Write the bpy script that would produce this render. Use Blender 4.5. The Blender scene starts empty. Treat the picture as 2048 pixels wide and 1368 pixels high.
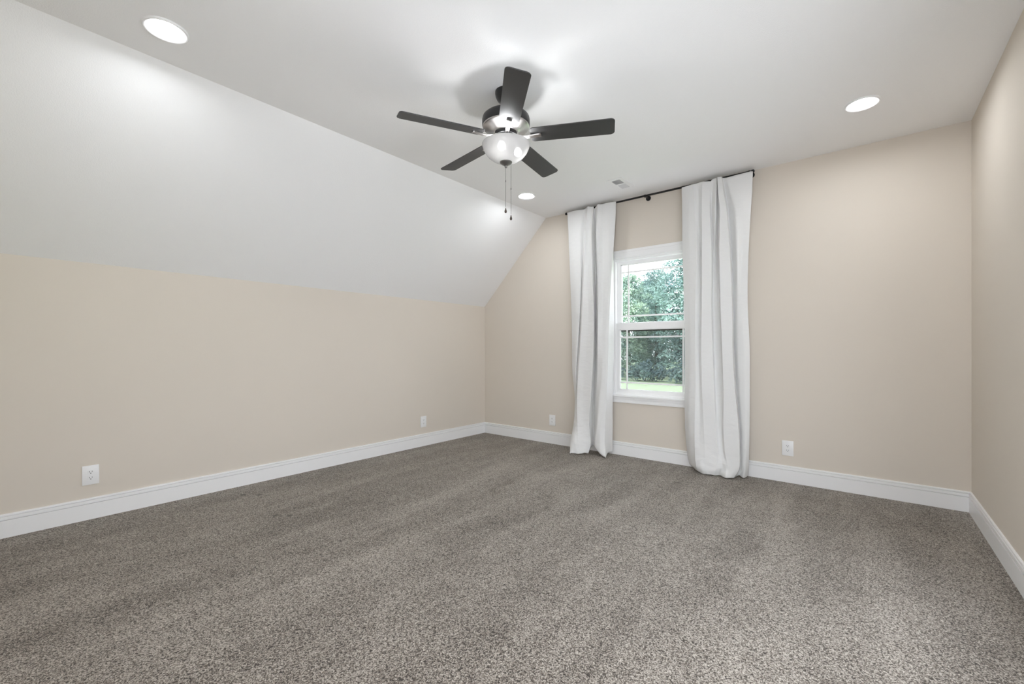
import bpy, bmesh, math, random
import numpy as np
from mathutils import Vector, Matrix, noise

SC = bpy.context.scene
COL = SC.collection
random.seed(7)
RNG = np.random.default_rng(11)

# ------------------------------------------------------------------ camera
cam_data = bpy.data.cameras.new('camera')
cam_data.sensor_fit = 'HORIZONTAL'
cam_data.sensor_width = 36.0
cam_data.lens = 868.79 / 2048 * 36.0
cam_data.shift_y = 13.86 / 2048
cam_data.clip_start = 0.02
cam_data.clip_end = 400
cam = bpy.data.objects.new('camera', cam_data)
COL.objects.link(cam)
cam.location = (0, 0, 1.137)
cam.rotation_euler = (math.radians(90), 0, 0.68255)
SC.camera = cam

# ------------------------------------------------------------------ sky, sun, exposure
world = bpy.data.worlds.new('overcast_sky')
SC.world = world
world.use_nodes = True
wn = world.node_tree.nodes
wn['Background'].inputs[0].default_value = (0.925, 0.96, 1.035, 1)
wn['Background'].inputs[1].default_value = 5.3
sun_data = bpy.data.lights.new('sun', 'SUN')
sun_data.energy = 3.5
sun_data.angle = math.radians(12)
sun = bpy.data.objects.new('sun', sun_data)
COL.objects.link(sun)
sun.rotation_euler = (math.radians(42), 0, math.radians(-30))
sun.location = (0, -10, 20)
BULB = 215.0          # radiance of each fan bulb
LENS = 136.0           # radiance of each ceiling downlight

SC.view_settings.view_transform = 'Standard'
SC.view_settings.look = 'None'
SC.view_settings.exposure = 0.14
SC.view_settings.gamma = 1.0
SC.view_settings.use_curve_mapping = False
SC.cycles.use_denoising = True
SC.cycles.max_bounces = 10
SC.cycles.diffuse_bounces = 7
SC.cycles.glossy_bounces = 3
SC.cycles.transparent_max_bounces = 12
SC.cycles.caustics_reflective = False
SC.cycles.caustics_refractive = False
SC.cycles.sample_clamp_indirect = 6.0

# room: X to the right along the window wall, Y towards the window wall
XL, XR, YB, YF = -4.025, 0.575, 4.362, -0.50
ZC, ZK, XS = 2.7284, 1.7112, -3.0136
WX0, WX1, WZ0, WZ1 = -2.130, -1.254, 0.640, 2.106      # window opening


# ------------------------------------------------------------------ materials
def mat(name, color=(0.8, 0.8, 0.8), rough=0.6, metal=0.0, spec=0.5, bump=None, var=None):
    m = bpy.data.materials.new(name)
    m.use_nodes = True
    nt = m.node_tree
    b = nt.nodes['Principled BSDF']
    b.inputs['Base Color'].default_value = (*color, 1)
    b.inputs['Roughness'].default_value = rough
    b.inputs['Metallic'].default_value = metal
    b.inputs['Specular IOR Level'].default_value = spec
    tc = nt.nodes.new('ShaderNodeTexCoord')
    if bump:                                   # (scale, strength, distance)
        n = nt.nodes.new('ShaderNodeTexNoise')
        n.inputs['Scale'].default_value = bump[0]
        n.inputs['Detail'].default_value = 3
        nt.links.new(tc.outputs['Object'], n.inputs['Vector'])
        bp = nt.nodes.new('ShaderNodeBump')
        bp.inputs['Strength'].default_value = bump[1]
        bp.inputs['Distance'].default_value = bump[2]
        nt.links.new(n.outputs['Fac'], bp.inputs['Height'])
        nt.links.new(bp.outputs['Normal'], b.inputs['Normal'])
    if var:                                    # (scale, amount)
        n = nt.nodes.new('ShaderNodeTexNoise')
        n.inputs['Scale'].default_value = var[0]
        n.inputs['Detail'].default_value = 4
        nt.links.new(tc.outputs['Object'], n.inputs['Vector'])
        mx = nt.nodes.new('ShaderNodeMix')
        mx.data_type = 'RGBA'
        mx.inputs['A'].default_value = (*[c * (1 - var[1]) for c in color], 1)
        mx.inputs['B'].default_value = (*[min(1, c * (1 + var[1])) for c in color], 1)
        nt.links.new(n.outputs['Fac'], mx.inputs['Factor'])
        nt.links.new(mx.outputs['Result'], b.inputs['Base Color'])
    return m


def emission(name, color, strength):
    m = bpy.data.materials.new(name)
    m.use_nodes = True
    nt = m.node_tree
    nt.nodes.clear()
    e = nt.nodes.new('ShaderNodeEmission')
    e.inputs[0].default_value = (*color, 1)
    e.inputs[1].default_value = strength
    o = nt.nodes.new('ShaderNodeOutputMaterial')
    nt.links.new(e.outputs[0], o.inputs[0])
    return m


M_WALL = mat('beige_wall_paint', (0.68, 0.622, 0.548), 0.75, spec=0.25, bump=(260, 0.10, 0.002), var=(1.5, 0.015))
M_CEIL = mat('white_ceiling_paint', (0.87, 0.87, 0.87), 0.85, spec=0.2, bump=(170, 0.35, 0.003))
M_TRIM = mat('white_trim_paint', (0.85, 0.85, 0.85), 0.35, spec=0.4)
M_VINYL = mat('white_window_vinyl', (0.90, 0.90, 0.90), 0.3, spec=0.45)
M_PLATE = mat('white_outlet_plastic', (0.82, 0.82, 0.82), 0.3)
M_SLOT = mat('dark_outlet_slot', (0.03, 0.03, 0.03), 0.7)
M_BLACK = mat('black_rod_metal', (0.008, 0.008, 0.009), 0.45, metal=0.0, spec=0.4)
M_BRONZE = mat('charcoal_fan_metal', (0.009, 0.009, 0.0095), 0.35, spec=0.5)
M_BLADE = mat('charcoal_blade_wood', (0.022, 0.0215, 0.0215), 0.5, spec=0.9, bump=(60, 0.05, 0.001), var=(14, 0.12))
M_NICKEL = mat('brushed_nickel', (0.48, 0.46, 0.45), 0.32, metal=1.0, bump=(220, 0.04, 0.001))
M_PEWTER = mat('pewter_metal', (0.20, 0.195, 0.19), 0.42, metal=0.9)
M_FOB = mat('dark_wood_fob', (0.05, 0.032, 0.022), 0.4)
M_GRILLE = mat('grey_vent_louver', (0.66, 0.66, 0.66), 0.5)
M_LENS = emission('downlight_lens_glow', (0.95, 0.985, 1.02), LENS)
M_BULB = emission('bulb_glow', (0.97, 0.985, 1.0), BULB)
M_BARK = mat('tree_bark', (0.10, 0.08, 0.065), 0.9, bump=(20, 0.6, 0.05))


def make_carpet():
    m = bpy.data.materials.new('brown_frieze_carpet')
    m.use_nodes = True
    nt = m.node_tree
    N, Lk = nt.nodes, nt.links
    b = N['Principled BSDF']
    b.inputs['Roughness'].default_value = 0.55
    b.inputs['Specular IOR Level'].default_value = 0.22
    b.inputs['Sheen Weight'].default_value = 0.15
    tc = N.new('ShaderNodeTexCoord')

    def nz(scale, detail, rough=0.5, dist=0.0, src=None):
        n = N.new('ShaderNodeTexNoise')
        n.inputs['Scale'].default_value = scale
        n.inputs['Detail'].default_value = detail
        n.inputs['Roughness'].default_value = rough
        n.inputs['Distortion'].default_value = dist
        Lk.new(src or tc.outputs['Object'], n.inputs['Vector'])
        return n

    def math_(op, a, c=None, v=None):
        n = N.new('ShaderNodeMath')
        n.operation = op
        Lk.new(a, n.inputs[0])
        if c is not None:
            Lk.new(c, n.inputs[1])
        if v is not None:
            n.inputs[1].default_value = v
        return n.outputs[0]

    # yarn tufts: bent cells with a random tone each; shade in the pits painted dark
    warp = nz(70, 2.0, 0.6)
    wv = N.new('ShaderNodeVectorMath')
    wv.operation = 'MULTIPLY_ADD'
    wv.inputs[1].default_value = (0.022, 0.022, 0.022)
    Lk.new(warp.outputs['Color'], wv.inputs[0])
    Lk.new(tc.outputs['Object'], wv.inputs[2])
    vo = N.new('ShaderNodeTexVoronoi')
    vo.inputs['Scale'].default_value = 185
    Lk.new(wv.outputs[0], vo.inputs['Vector'])
    fine = nz(420, 2.0, 0.6, 0.5)
    inv = N.new('ShaderNodeMapRange')
    inv.inputs['From Min'].default_value = 0.80
    inv.inputs['From Max'].default_value = 0.30
    Lk.new(vo.outputs['Distance'], inv.inputs['Value'])
    sep = N.new('ShaderNodeSeparateColor')
    Lk.new(vo.outputs['Color'], sep.inputs[0])
    mixv = math_('MULTIPLY', inv.outputs[0], v=0.50)
    mixc = math_('MULTIPLY', sep.outputs[0], v=0.26)
    mixf = math_('MULTIPLY', fine.outputs['Fac'], v=0.30)
    h = math_('ADD', mixv, mixf)
    hc = math_('ADD', h, mixc)
    # brushed nap: long streaks left by the vacuum, running towards the window
    mp = N.new('ShaderNodeMapping')
    mp.inputs['Rotation'].default_value = (0, 0, math.radians(12))
    mp.inputs['Scale'].default_value = (4.2, 0.6, 1)
    Lk.new(tc.outputs['Object'], mp.inputs['Vector'])
    nap = nz(1.0, 3, 0.55, 0.4, mp.outputs['Vector'])
    blot = nz(3.2, 5, 0.65, 0.4)
    na = math_('MULTIPLY', nap.outputs['Fac'], v=0.34)
    nb = math_('MULTIPLY', blot.outputs['Fac'], v=0.20)
    h2 = math_('ADD', hc, math_('ADD', na, nb))
    h3 = math_('SUBTRACT', h2, v=0.27)
    r = N.new('ShaderNodeValToRGB')
    e = r.color_ramp.elements
    e[0].position, e[0].color = 0.30, (0.026, 0.019, 0.0125, 1)
    e[1].position, e[1].color = 0.86, (0.58, 0.53, 0.47, 1)
    q = r.color_ramp.elements.new(0.47)
    q.color = (0.142, 0.114, 0.087, 1)
    q = r.color_ramp.elements.new(0.64)
    q.color = (0.305, 0.267, 0.226, 1)
    Lk.new(h3, r.inputs['Fac'])
    # a few small dark spots on the pile: (x, y, half length, half width)
    col = r.outputs['Color']
    for (sx, sy, a_, c_) in ((-3.756, 1.321, 0.020, 0.020), (-3.652, 1.396, 0.022, 0.022), (-3.112, 1.294, 0.018, 0.018),
                            (-3.036, 1.352, 0.018, 0.018), (-3.432, 0.151, 0.012, 0.010)):
        vm = N.new('ShaderNodeVectorMath')
        vm.operation = 'MULTIPLY_ADD'
        vm.inputs[1].default_value = (1 / a_, 1 / c_, 0)
        vm.inputs[2].default_value = (-sx / a_, -sy / c_, 0)
        Lk.new(wv.outputs[0], vm.inputs[0])
        ln = N.new('ShaderNodeVectorMath')
        ln.operation = 'LENGTH'
        Lk.new(vm.outputs[0], ln.inputs[0])
        mr = N.new('ShaderNodeMapRange')
        mr.inputs['From Min'].default_value = 1.3
        mr.inputs['From Max'].default_value = 0.6
        mr.inputs['To Max'].default_value = 0.72
        Lk.new(ln.outputs['Value'], mr.inputs['Value'])
        mxs = N.new('ShaderNodeMix')
        mxs.data_type = 'RGBA'
        mxs.inputs['B'].default_value = (0.022, 0.016, 0.010, 1)
        Lk.new(mr.outputs['Result'], mxs.inputs['Factor'])
        Lk.new(col, mxs.inputs['A'])
        col = mxs.outputs['Result']
    Lk.new(col, b.inputs['Base Color'])
    bp = N.new('ShaderNodeBump')
    bp.inputs['Strength'].default_value = 0.7
    bp.inputs['Distance'].default_value = 0.008
    Lk.new(h, bp.inputs['Height'])
    Lk.new(bp.outputs['Normal'], b.inputs['Normal'])
    return m


def make_fabric():
    m = bpy.data.materials.new('white_curtain_cloth')
    m.use_nodes = True
    nt = m.node_tree
    N, Lk = nt.nodes, nt.links
    b = N['Principled BSDF']
    b.inputs['Base Color'].default_value = (0.82, 0.82, 0.812, 1)
    b.inputs['Roughness'].default_value = 0.9
    b.inputs['Specular IOR Level'].default_value = 0.1
    tr = N.new('ShaderNodeBsdfTranslucent')
    tr.inputs[0].default_value = (0.8, 0.8, 0.8, 1)
    mx = N.new('ShaderNodeMixShader')
    mx.inputs[0].default_value = 0.10
    tc = N.new('ShaderNodeTexCoord')
    n1 = N.new('ShaderNodeTexNoise')
    n1.inputs['Scale'].default_value = 9
    n1.inputs['Detail'].default_value = 5
    n1.inputs['Distortion'].default_value = 0.8
    mp = N.new('ShaderNodeMapping')
    mp.inputs['Scale'].default_value = (1, 1, 2.2)
    Lk.new(tc.outputs['Object'], mp.inputs['Vector'])
    Lk.new(mp.outputs['Vector'], n1.inputs['Vector'])
    bp = N.new('ShaderNodeBump')
    bp.inputs['Strength'].default_value = 0.35
    bp.inputs['Distance'].default_value = 0.012
    Lk.new(n1.outputs['Fac'], bp.inputs['Height'])
    Lk.new(bp.outputs['Normal'], b.inputs['Normal'])
    out = N['Material Output']
    Lk.new(b.outputs[0], mx.inputs[1])
    Lk.new(tr.outputs[0], mx.inputs[2])
    Lk.new(mx.outputs[0], out.inputs[0])
    return m


def make_glass():
    m = bpy.data.materials.new('window_glass')
    m.use_nodes = True
    nt = m.node_tree
    N, Lk = nt.nodes, nt.links
    N.remove(N['Principled BSDF'])
    t = N.new('ShaderNodeBsdfTransparent')
    t.inputs[0].default_value = (0.975, 0.99, 0.99, 1)
    g = N.new('ShaderNodeBsdfGlossy')
    g.inputs['Roughness'].default_value = 0.02
    f = N.new('ShaderNodeFresnel')
    geo = N.new('ShaderNodeNewGeometry')
    ior = N.new('ShaderNodeMapRange')          # same reflection on both faces of the thin pane
    ior.inputs['To Min'].default_value = 1.5
    ior.inputs['To Max'].default_value = 1 / 1.5
    Lk.new(geo.outputs['Backfacing'], ior.inputs['Value'])
    Lk.new(ior.outputs['Result'], f.inputs[0])
    mx = N.new('ShaderNodeMixShader')
    Lk.new(f.outputs[0], mx.inputs[0])
    Lk.new(t.outputs[0], mx.inputs[1])
    Lk.new(g.outputs[0], mx.inputs[2])
    Lk.new(mx.outputs[0], N['Material Output'].inputs[0])
    return m


def make_screen():
    m = bpy.data.materials.new('insect_screen_mesh')
    m.use_nodes = True
    nt = m.node_tree
    N, Lk = nt.nodes, nt.links
    N.remove(N['Principled BSDF'])
    t = N.new('ShaderNodeBsdfTransparent')
    d = N.new('ShaderNodeBsdfDiffuse')
    d.inputs[0].default_value = (0.10, 0.11, 0.12, 1)
    mx = N.new('ShaderNodeMixShader')
    mx.inputs[0].default_value = 0.34
    Lk.new(t.outputs[0], mx.inputs[1])
    Lk.new(d.outputs[0], mx.inputs[2])
    Lk.new(mx.outputs[0], N['Material Output'].inputs[0])
    return m


def make_frosted():
    m = bpy.data.materials.new('frosted_alabaster_glass')
    m.use_nodes = True
    nt = m.node_tree
    N, Lk = nt.nodes, nt.links
    N.remove(N['Principled BSDF'])
    t = N.new('ShaderNodeBsdfTransparent')
    tl = N.new('ShaderNodeBsdfTranslucent')
    tl.inputs[0].default_value = (0.12, 0.1176, 0.114, 1)
    g = N.new('ShaderNodeBsdfGlossy')
    g.inputs['Roughness'].default_value = 0.4
    df = N.new('ShaderNodeBsdfDiffuse')
    df.inputs[0].default_value = (0.85, 0.84, 0.83, 1)
    a = N.new('ShaderNodeMixShader')
    a.inputs[0].default_value = 0.90
    c = N.new('ShaderNodeMixShader')
    c.inputs[0].default_value = 0.35
    d = N.new('ShaderNodeMixShader')
    d.inputs[0].default_value = 0.02
    Lk.new(tl.outputs[0], c.inputs[1])
    Lk.new(df.outputs[0], c.inputs[2])
    Lk.new(t.outputs[0], a.inputs[1])
    Lk.new(c.outputs[0], a.inputs[2])
    Lk.new(a.outputs[0], d.inputs[1])
    Lk.new(g.outputs[0], d.inputs[2])
    Lk.new(d.outputs[0], N['Material Output'].inputs[0])
    return m


def make_leaf(name, c0, c1):
    m = bpy.data.materials.new(name)
    m.use_nodes = True
    nt = m.node_tree
    N, Lk = nt.nodes, nt.links
    b = N['Principled BSDF']
    b.inputs['Roughness'].default_value = 0.6
    b.inputs['Specular IOR Level'].default_value = 0.3
    tc = N.new('ShaderNodeTexCoord')
    n = N.new('ShaderNodeTexNoise')
    n.inputs['Scale'].default_value = 0.55
    n.inputs['Detail'].default_value = 5
    Lk.new(tc.outputs['Object'], n.inputs['Vector'])
    r = N.new('ShaderNodeValToRGB')
    r.color_ramp.elements[0].position = 0.35
    r.color_ramp.elements[1].position = 0.65
    r.color_ramp.elements[0].color = (*c0, 1)
    r.color_ramp.elements[1].color = (*c1, 1)
    Lk.new(n.outputs['Fac'], r.inputs['Fac'])
    Lk.new(r.outputs['Color'], b.inputs['Base Color'])
    tr = N.new('ShaderNodeBsdfTranslucent')
    Lk.new(r.outputs['Color'], tr.inputs[0])
    mx = N.new('ShaderNodeMixShader')
    mx.inputs[0].default_value = 0.3
    Lk.new(b.outputs[0], mx.inputs[1])
    Lk.new(tr.outputs[0], mx.inputs[2])
    Lk.new(mx.outputs[0], N['Material Output'].inputs[0])
    return m


M_CARPET = make_carpet()
M_CLOTH = make_fabric()
M_GLASS = make_glass()
M_SCREEN = make_screen()
M_FROST = make_frosted()
M_LAWN = mat('mown_lawn', (0.34, 0.42, 0.27), 0.9, spec=0.1, var=(0.35, 0.18))


# ------------------------------------------------------------------ mesh helpers
class MB:
    """collects shapes and links them as one mesh object"""
    def __init__(self):
        self.bm = bmesh.new()

    def poly_prism(self, pts, axis, a, c):
        """pts: 2D outline; extruded along axis ('x','y','z') from a to c"""
        def P(p, t):
            return {'x': (t, p[0], p[1]), 'y': (p[0], t, p[1]), 'z': (p[0], p[1], t)}[axis]
        v0 = [self.bm.verts.new(P(p, a)) for p in pts]
        v1 = [self.bm.verts.new(P(p, c)) for p in pts]
        n = len(pts)
        self.bm.faces.new(v0)
        self.bm.faces.new(list(reversed(v1)))
        for i in range(n):
            self.bm.faces.new((v0[i], v1[i], v1[(i + 1) % n], v0[(i + 1) % n]))
        return self

    def box(self, x0, x1, y0, y1, z0, z1, bev=0.0):
        bm = bmesh.new()
        bmesh.ops.create_cube(bm, size=1)
        for v in bm.verts:
            v.co = Vector(((x0 + x1) / 2 + v.co.x * (x1 - x0), (y0 + y1) / 2 + v.co.y * (y1 - y0),
                           (z0 + z1) / 2 + v.co.z * (z1 - z0)))
        if bev:
            bmesh.ops.bevel(bm, geom=bm.edges[:], offset=bev, segments=2, profile=0.6, affect='EDGES')
        self.merge(bm)
        return self

    def merge(self, bm, M=None):
        if M:
            bm.transform(M)
        me = bpy.data.meshes.new('tmp')
        bm.to_mesh(me)
        bm.free()
        self.bm.from_mesh(me)
        bpy.data.meshes.remove(me)

    def lathe(self, prof, cx=0, cy=0, seg=64, closed=False):
        rings = []
        for r, z in prof:
            if r < 1e-6:
                rings.append([self.bm.verts.new((cx, cy, z))])
            else:
                rings.append([self.bm.verts.new((cx + r * math.cos(2 * math.pi * i / seg),
                                                 cy + r * math.sin(2 * math.pi * i / seg), z)) for i in range(seg)])
        pairs = list(zip(rings[:-1], rings[1:]))
        if closed:
            pairs.append((rings[-1], rings[0]))
        for a, c in pairs:
            for i in range(seg):
                j = (i + 1) % seg
                if len(a) == 1 and len(c) == 1:
                    continue
                if len(a) == 1:
                    self.bm.faces.new((a[0], c[i], c[j]))
                elif len(c) == 1:
                    self.bm.faces.new((a[i], c[0], a[j]))
                else:
                    self.bm.faces.new((a[i], c[i], c[j], a[j]))
        return self

    def tube(self, pts, r, seg=12, cap=True):
        pts = [Vector(p) for p in pts]
        rs = r if isinstance(r, (list, tuple)) else [r] * len(pts)
        rings = []
        up = None
        for i, p in enumerate(pts):
            t = (pts[min(i + 1, len(pts) - 1)] - pts[max(i - 1, 0)]).normalized()
            if up is None:
                up = Vector((0, 0, 1)) if abs(t.z) < 0.9 else Vector((1, 0, 0))
            u = (up - t * up.dot(t)).normalized()
            w = t.cross(u)
            up = u
            rings.append([self.bm.verts.new(p + (u * math.cos(2 * math.pi * k / seg) + w * math.sin(2 * math.pi * k / seg)) * rs[i])
                          for k in range(seg)])
        for a, c in zip(rings[:-1], rings[1:]):
            for k in range(seg):
                j = (k + 1) % seg
                self.bm.faces.new((a[k], a[j], c[j], c[k]))
        if cap:
            self.bm.faces.new(list(reversed(rings[0])))
            self.bm.faces.new(rings[-1])
        return self

    def build(self, name, m, parent=None, smooth=False, loc=None):
        bmesh.ops.recalc_face_normals(self.bm, faces=self.bm.faces[:])
        me = bpy.data.meshes.new(name)
        self.bm.to_mesh(me)
        self.bm.free()
        me.materials.append(m)
        o = bpy.data.objects.new(name, me)
        COL.objects.link(o)
        if parent:
            o.parent = parent
        if loc:
            o.location = loc
        if smooth:
            for p in me.polygons:
                p.use_smooth = True
            me.set_sharp_from_angle(angle=math.radians(38))
        return o


def thing(name, label, cat, loc=(0, 0, 0), rotz=0.0, group=None):
    o = bpy.data.objects.new(name, None)
    COL.objects.link(o)
    o.empty_display_size = 0.1
    o.location = loc
    o.rotation_euler = (0, 0, rotz)
    return tag(o, label, cat, group)


def tag(o, label, cat=None, group=None, kind=None):
    o['label'] = label
    if cat:
        o['category'] = cat
    if group:
        o['group'] = group
    if kind:
        o['kind'] = kind
    return o


def copy_tree(o, parent=None):
    c = o.copy()
    COL.objects.link(c)
    if parent:
        c.parent = parent
    for ch in list(o.children):
        copy_tree(ch, c)
    return c


# ------------------------------------------------------------------ room shell
floor_mb = MB().box(XL - 0.1, XR + 0.1, YF - 0.1, YB + 0.1, -0.12, 0.0)
tag(floor_mb.build('floor', M_CARPET), 'brown and beige speckled carpet floor', kind='structure')

T = 0.14
w = MB()
# window wall: slices of the gable outline around the window opening
w.poly_prism([(XL, 0), (XS, 0), (XS, ZC), (XL, ZK)], 'y', YB, YB + T)
w.poly_prism([(XS, 0), (WX0, 0), (WX0, ZC), (XS, ZC)], 'y', YB, YB + T)
w.poly_prism([(WX1, 0), (XR, 0), (XR, ZC), (WX1, ZC)], 'y', YB, YB + T)
w.poly_prism([(WX0, 0), (WX1, 0), (WX1, WZ0), (WX0, WZ0)], 'y', YB, YB + T)
w.poly_prism([(WX0, WZ1), (WX1, WZ1), (WX1, ZC), (WX0, ZC)], 'y', YB, YB + T)
bmesh.ops.remove_doubles(w.bm, verts=w.bm.verts[:], dist=1e-5)
tag(w.build('wall_back', M_WALL), 'beige wall with the curtained window', kind='structure')
tag(MB().box(XL - T, XL, YF - T, YB + T, 0, ZK).build('wall_left', M_WALL), 'low beige knee wall below the sloped ceiling', kind='structure')
SY0, SY1, SZ0, SZ1 = 0.00, 2.80, 0.25, 1.62       # unseen opening added in the right wall for fill daylight
wr = MB()
for (a, c, d, e) in ((YF - T, SY0, 0, ZC), (SY1, YB + T, 0, ZC), (SY0, SY1, 0, SZ0), (SY0, SY1, SZ1, ZC)):
    wr.box(XR, XR + T, a, c, d, e)
tag(wr.build('wall_right', M_WALL), 'beige wall at the right edge', kind='structure')
wf = MB()                                          # rear wall; its unseen doorway is added to let fill daylight in
wf.poly_prism([(XL, 0), (-0.75, 0), (-0.75, ZC), (XS, ZC), (XL, ZK)], 'y', YF - T, YF)
wf.poly_prism([(-0.75, 2.1), (0.45, 2.1), (0.45, ZC), (-0.75, ZC)], 'y', YF - T, YF)
wf.poly_prism([(0.45, 0), (XR, 0), (XR, ZC), (0.45, ZC)], 'y', YF - T, YF)
tag(wf.build('wall_front', M_WALL),
    'beige wall behind the viewer', kind='structure')
cm = MB()
cm.poly_prism([(XL - T, ZK), (XL, ZK), (XS, ZC), (XR, ZC), (XR + T, ZC), (XR + T, ZC + 0.15), (XS - 0.06, ZC + 0.15), (XL - T, ZK + 0.12)],
              'y', YF - T, YB + T)
tag(cm.build('ceiling', M_CEIL), 'white ceiling with a sloped side', kind='structure')

BP = [(0.0, 0.0), (0.015, 0.0), (0.016, 0.1040), (0.0030, 0.1048), (0.0030, 0.1088), (0.0145, 0.1098), (0.0145, 0.1270), (0.0015, 0.1276),
      (0.0015, 0.1316), (0.0105, 0.1322), (0.0105, 0.1375), (0.0085, 0.1410), (0.0, 0.142)]


def baseboard(name, fn, label):
    mb = MB()
    a = [mb.bm.verts.new(fn(t, z, 0)) for t, z in BP]
    c = [mb.bm.verts.new(fn(t, z, 1)) for t, z in BP]
    n = len(BP)
    for i in range(n):
        mb.bm.faces.new((a[i], a[(i + 1) % n], c[(i + 1) % n], c[i]))
    mb.bm.faces.new(a)
    mb.bm.faces.new(list(reversed(c)))
    tag(mb.build(name, M_TRIM), label, kind='structure')


baseboard('baseboard_back', lambda t, z, e: ((XR - t) if e else (XL + t), YB - t, z), 'white baseboard under the window wall')
baseboard('baseboard_left', lambda t, z, e: (XL + t, (YB - t) if e else (YF + t), z), 'white baseboard along the knee wall')
baseboard('baseboard_right', lambda t, z, e: (XR - t, (YB - t) if e else (YF + t), z), 'white baseboard along the right wall')

# ------------------------------------------------------------------ window
win = MB()
# casing around the opening (two-step profile on the head and sides)
CW = 0.086
for (x0, x1, z0, z1) in ((WX0 - CW, WX0, WZ0 - 0.002, WZ1 + CW), (WX1, WX1 + CW, WZ0 - 0.002, WZ1 + CW)):
    win.box(x0, x1, YB - 0.014, YB, z0, z1, 0.002)
win.box(WX0, WX1, YB - 0.014, YB, WZ1, WZ1 + CW, 0.002)
win.box(WX0 - CW, WX1 + CW, YB - 0.019, YB - 0.0135, WZ1 + 0.058, WZ1 + CW, 0.002)
win.box(WX0 - CW, WX0 - 0.058, YB - 0.019, YB - 0.0135, WZ0, WZ1 + 0.06, 0.002)
win.box(WX1 + 0.058, WX1 + CW, YB - 0.019, YB - 0.0135, WZ0, WZ1 + 0.06, 0.002)
win.box(WX0 - 0.004, WX1 + 0.004, YB - 0.020, YB - 0.012, WZ1 - 0.002, WZ1 + 0.021, 0.003)
window = tag(win.build('window_1', M_TRIM), 'white double-hung window between the white curtains', kind='structure')
# jamb liner / vinyl frame set in the opening
fr = MB()
F0, F1 = YB + 0.012, YB + 0.125
fr.box(WX0, WX0 + 0.024, F0, F1, WZ0, WZ1, 0.002)
fr.box(WX1 - 0.024, WX1, F0, F1, WZ0, WZ1, 0.002)
fr.box(WX0 + 0.02, WX1 - 0.02, F0, F1, WZ1 - 0.024, WZ1, 0.002)
fr.box(WX0 + 0.02, WX1 - 0.02, F0, F1, WZ0, WZ0 + 0.022, 0.002)
fr.build('window_frame', M_VINYL, window)
lin = MB()
lin.box(WX0, WX0 + 0.006, YB, F0, WZ0, WZ1)
lin.box(WX1 - 0.006, WX1, YB, F0, WZ0, WZ1)
lin.box(WX0, WX1, YB, F0, WZ1 - 0.006, WZ1)
lin.build('jamb_liner', M_TRIM, window)
st = MB()
st.box(WX0 - CW - 0.012, WX1 + CW + 0.012, YB - 0.036, YB + 0.014, 0.626, 0.645, 0.004)
st.build('window_sill', M_TRIM, window)
ap = MB()
ap.box(WX0 - CW, WX1 + CW, YB - 0.014, YB, 0.563, 0.626, 0.002)
ap.box(WX0 - CW, WX1 + CW, YB - 0.021, YB - 0.012, 0.604, 0.626, 0.003)
ap.box(WX0 - CW, WX1 + CW, YB - 0.018, YB - 0.012, 0.563, 0.585, 0.003)
ap.build('apron', M_TRIM, window)
GX0, GX1 = -2.068, -1.316


def sash(y0, y1, z0, z1, g0, g1, name):
    s = MB()
    X0, X1 = WX0 + 0.024, WX1 - 0.024
    s.box(X0, GX0, y0, y1, z0, z1, 0.002)
    s.box(GX1, X1, y0, y1, z0, z1, 0.002)
    s.box(GX0 - 0.004, GX1 + 0.004, y0, y1, z0, g0, 0.002)
    s.box(GX0 - 0.004, GX1 + 0.004, y0, y1, g1, z1, 0.002)
    # glazing bead
    for (a, c, d, e) in ((GX0, GX0 + 0.008, g0, g1), (GX1 - 0.008, GX1, g0, g1), (GX0, GX1, g0, g0 + 0.008), (GX0, GX1, g1 - 0.008, g1)):
        s.box(a, c, y0 + 0.006, y1 - 0.006, d, e)
    so = s.build(name, M_VINYL, window)
    ym = (y0 + y1) / 2
    p = MB()
    p.box(GX0 + 0.001, GX1 - 0.001, ym + 0.005, ym + 0.008, g0 + 0.001, g1 - 0.001)
    p.build('pane', M_GLASS, so)
    g = MB()
    bw = 0.008
    for xv in (-1.987, -1.397):
        g.box(xv - bw, xv + bw, ym - 0.003, ym + 0.003, g0 + 0.006, g1 - 0.006, 0.001)
    for zv in ((g0 + 0.078), (g1 - 0.084)):
        g.box(GX0 + 0.006, GX1 - 0.006, ym - 0.0028, ym + 0.0028, zv - bw, zv + bw, 0.001)
    g.build('grille', M_VINYL, so)
    return so


sash(YB + 0.066, YB + 0.098, 1.372, WZ1 - 0.022, 1.414, 2.050, 'upper_sash')
lower = sash(YB + 0.028, YB + 0.062, WZ0 + 0.020, 1.413, 0.698, 1.347, 'lower_sash')
lk = MB()
lk.box(-1.74, -1.68, YB + 0.034, YB + 0.056, 1.413, 1.422, 0.003)
lk.build('sash_lock', M_VINYL, lower)
sf = MB()
sx0, sx1, sz0, sz1, sy = WX0 + 0.02, WX1 - 0.02, WZ0 + 0.015, 1.372, YB + 0.112
for (a, c, d, e) in ((sx0, sx0 + 0.02, sz0, sz1), (sx1 - 0.02, sx1, sz0, sz1), (sx0, sx1, sz0, sz0 + 0.02), (sx0, sx1, sz1 - 0.045, sz1)):
    sf.box(a, c, sy - 0.005, sy + 0.005, d, e)
scr = sf.build('screen_frame', M_BLACK, window)
sm = MB()
sm.box(sx0 + 0.019, sx1 - 0.019, sy - 0.0006, sy + 0.0006, sz0 + 0.019, sz1 - 0.044)
sm.build('insect_screen', M_SCREEN, scr)

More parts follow.
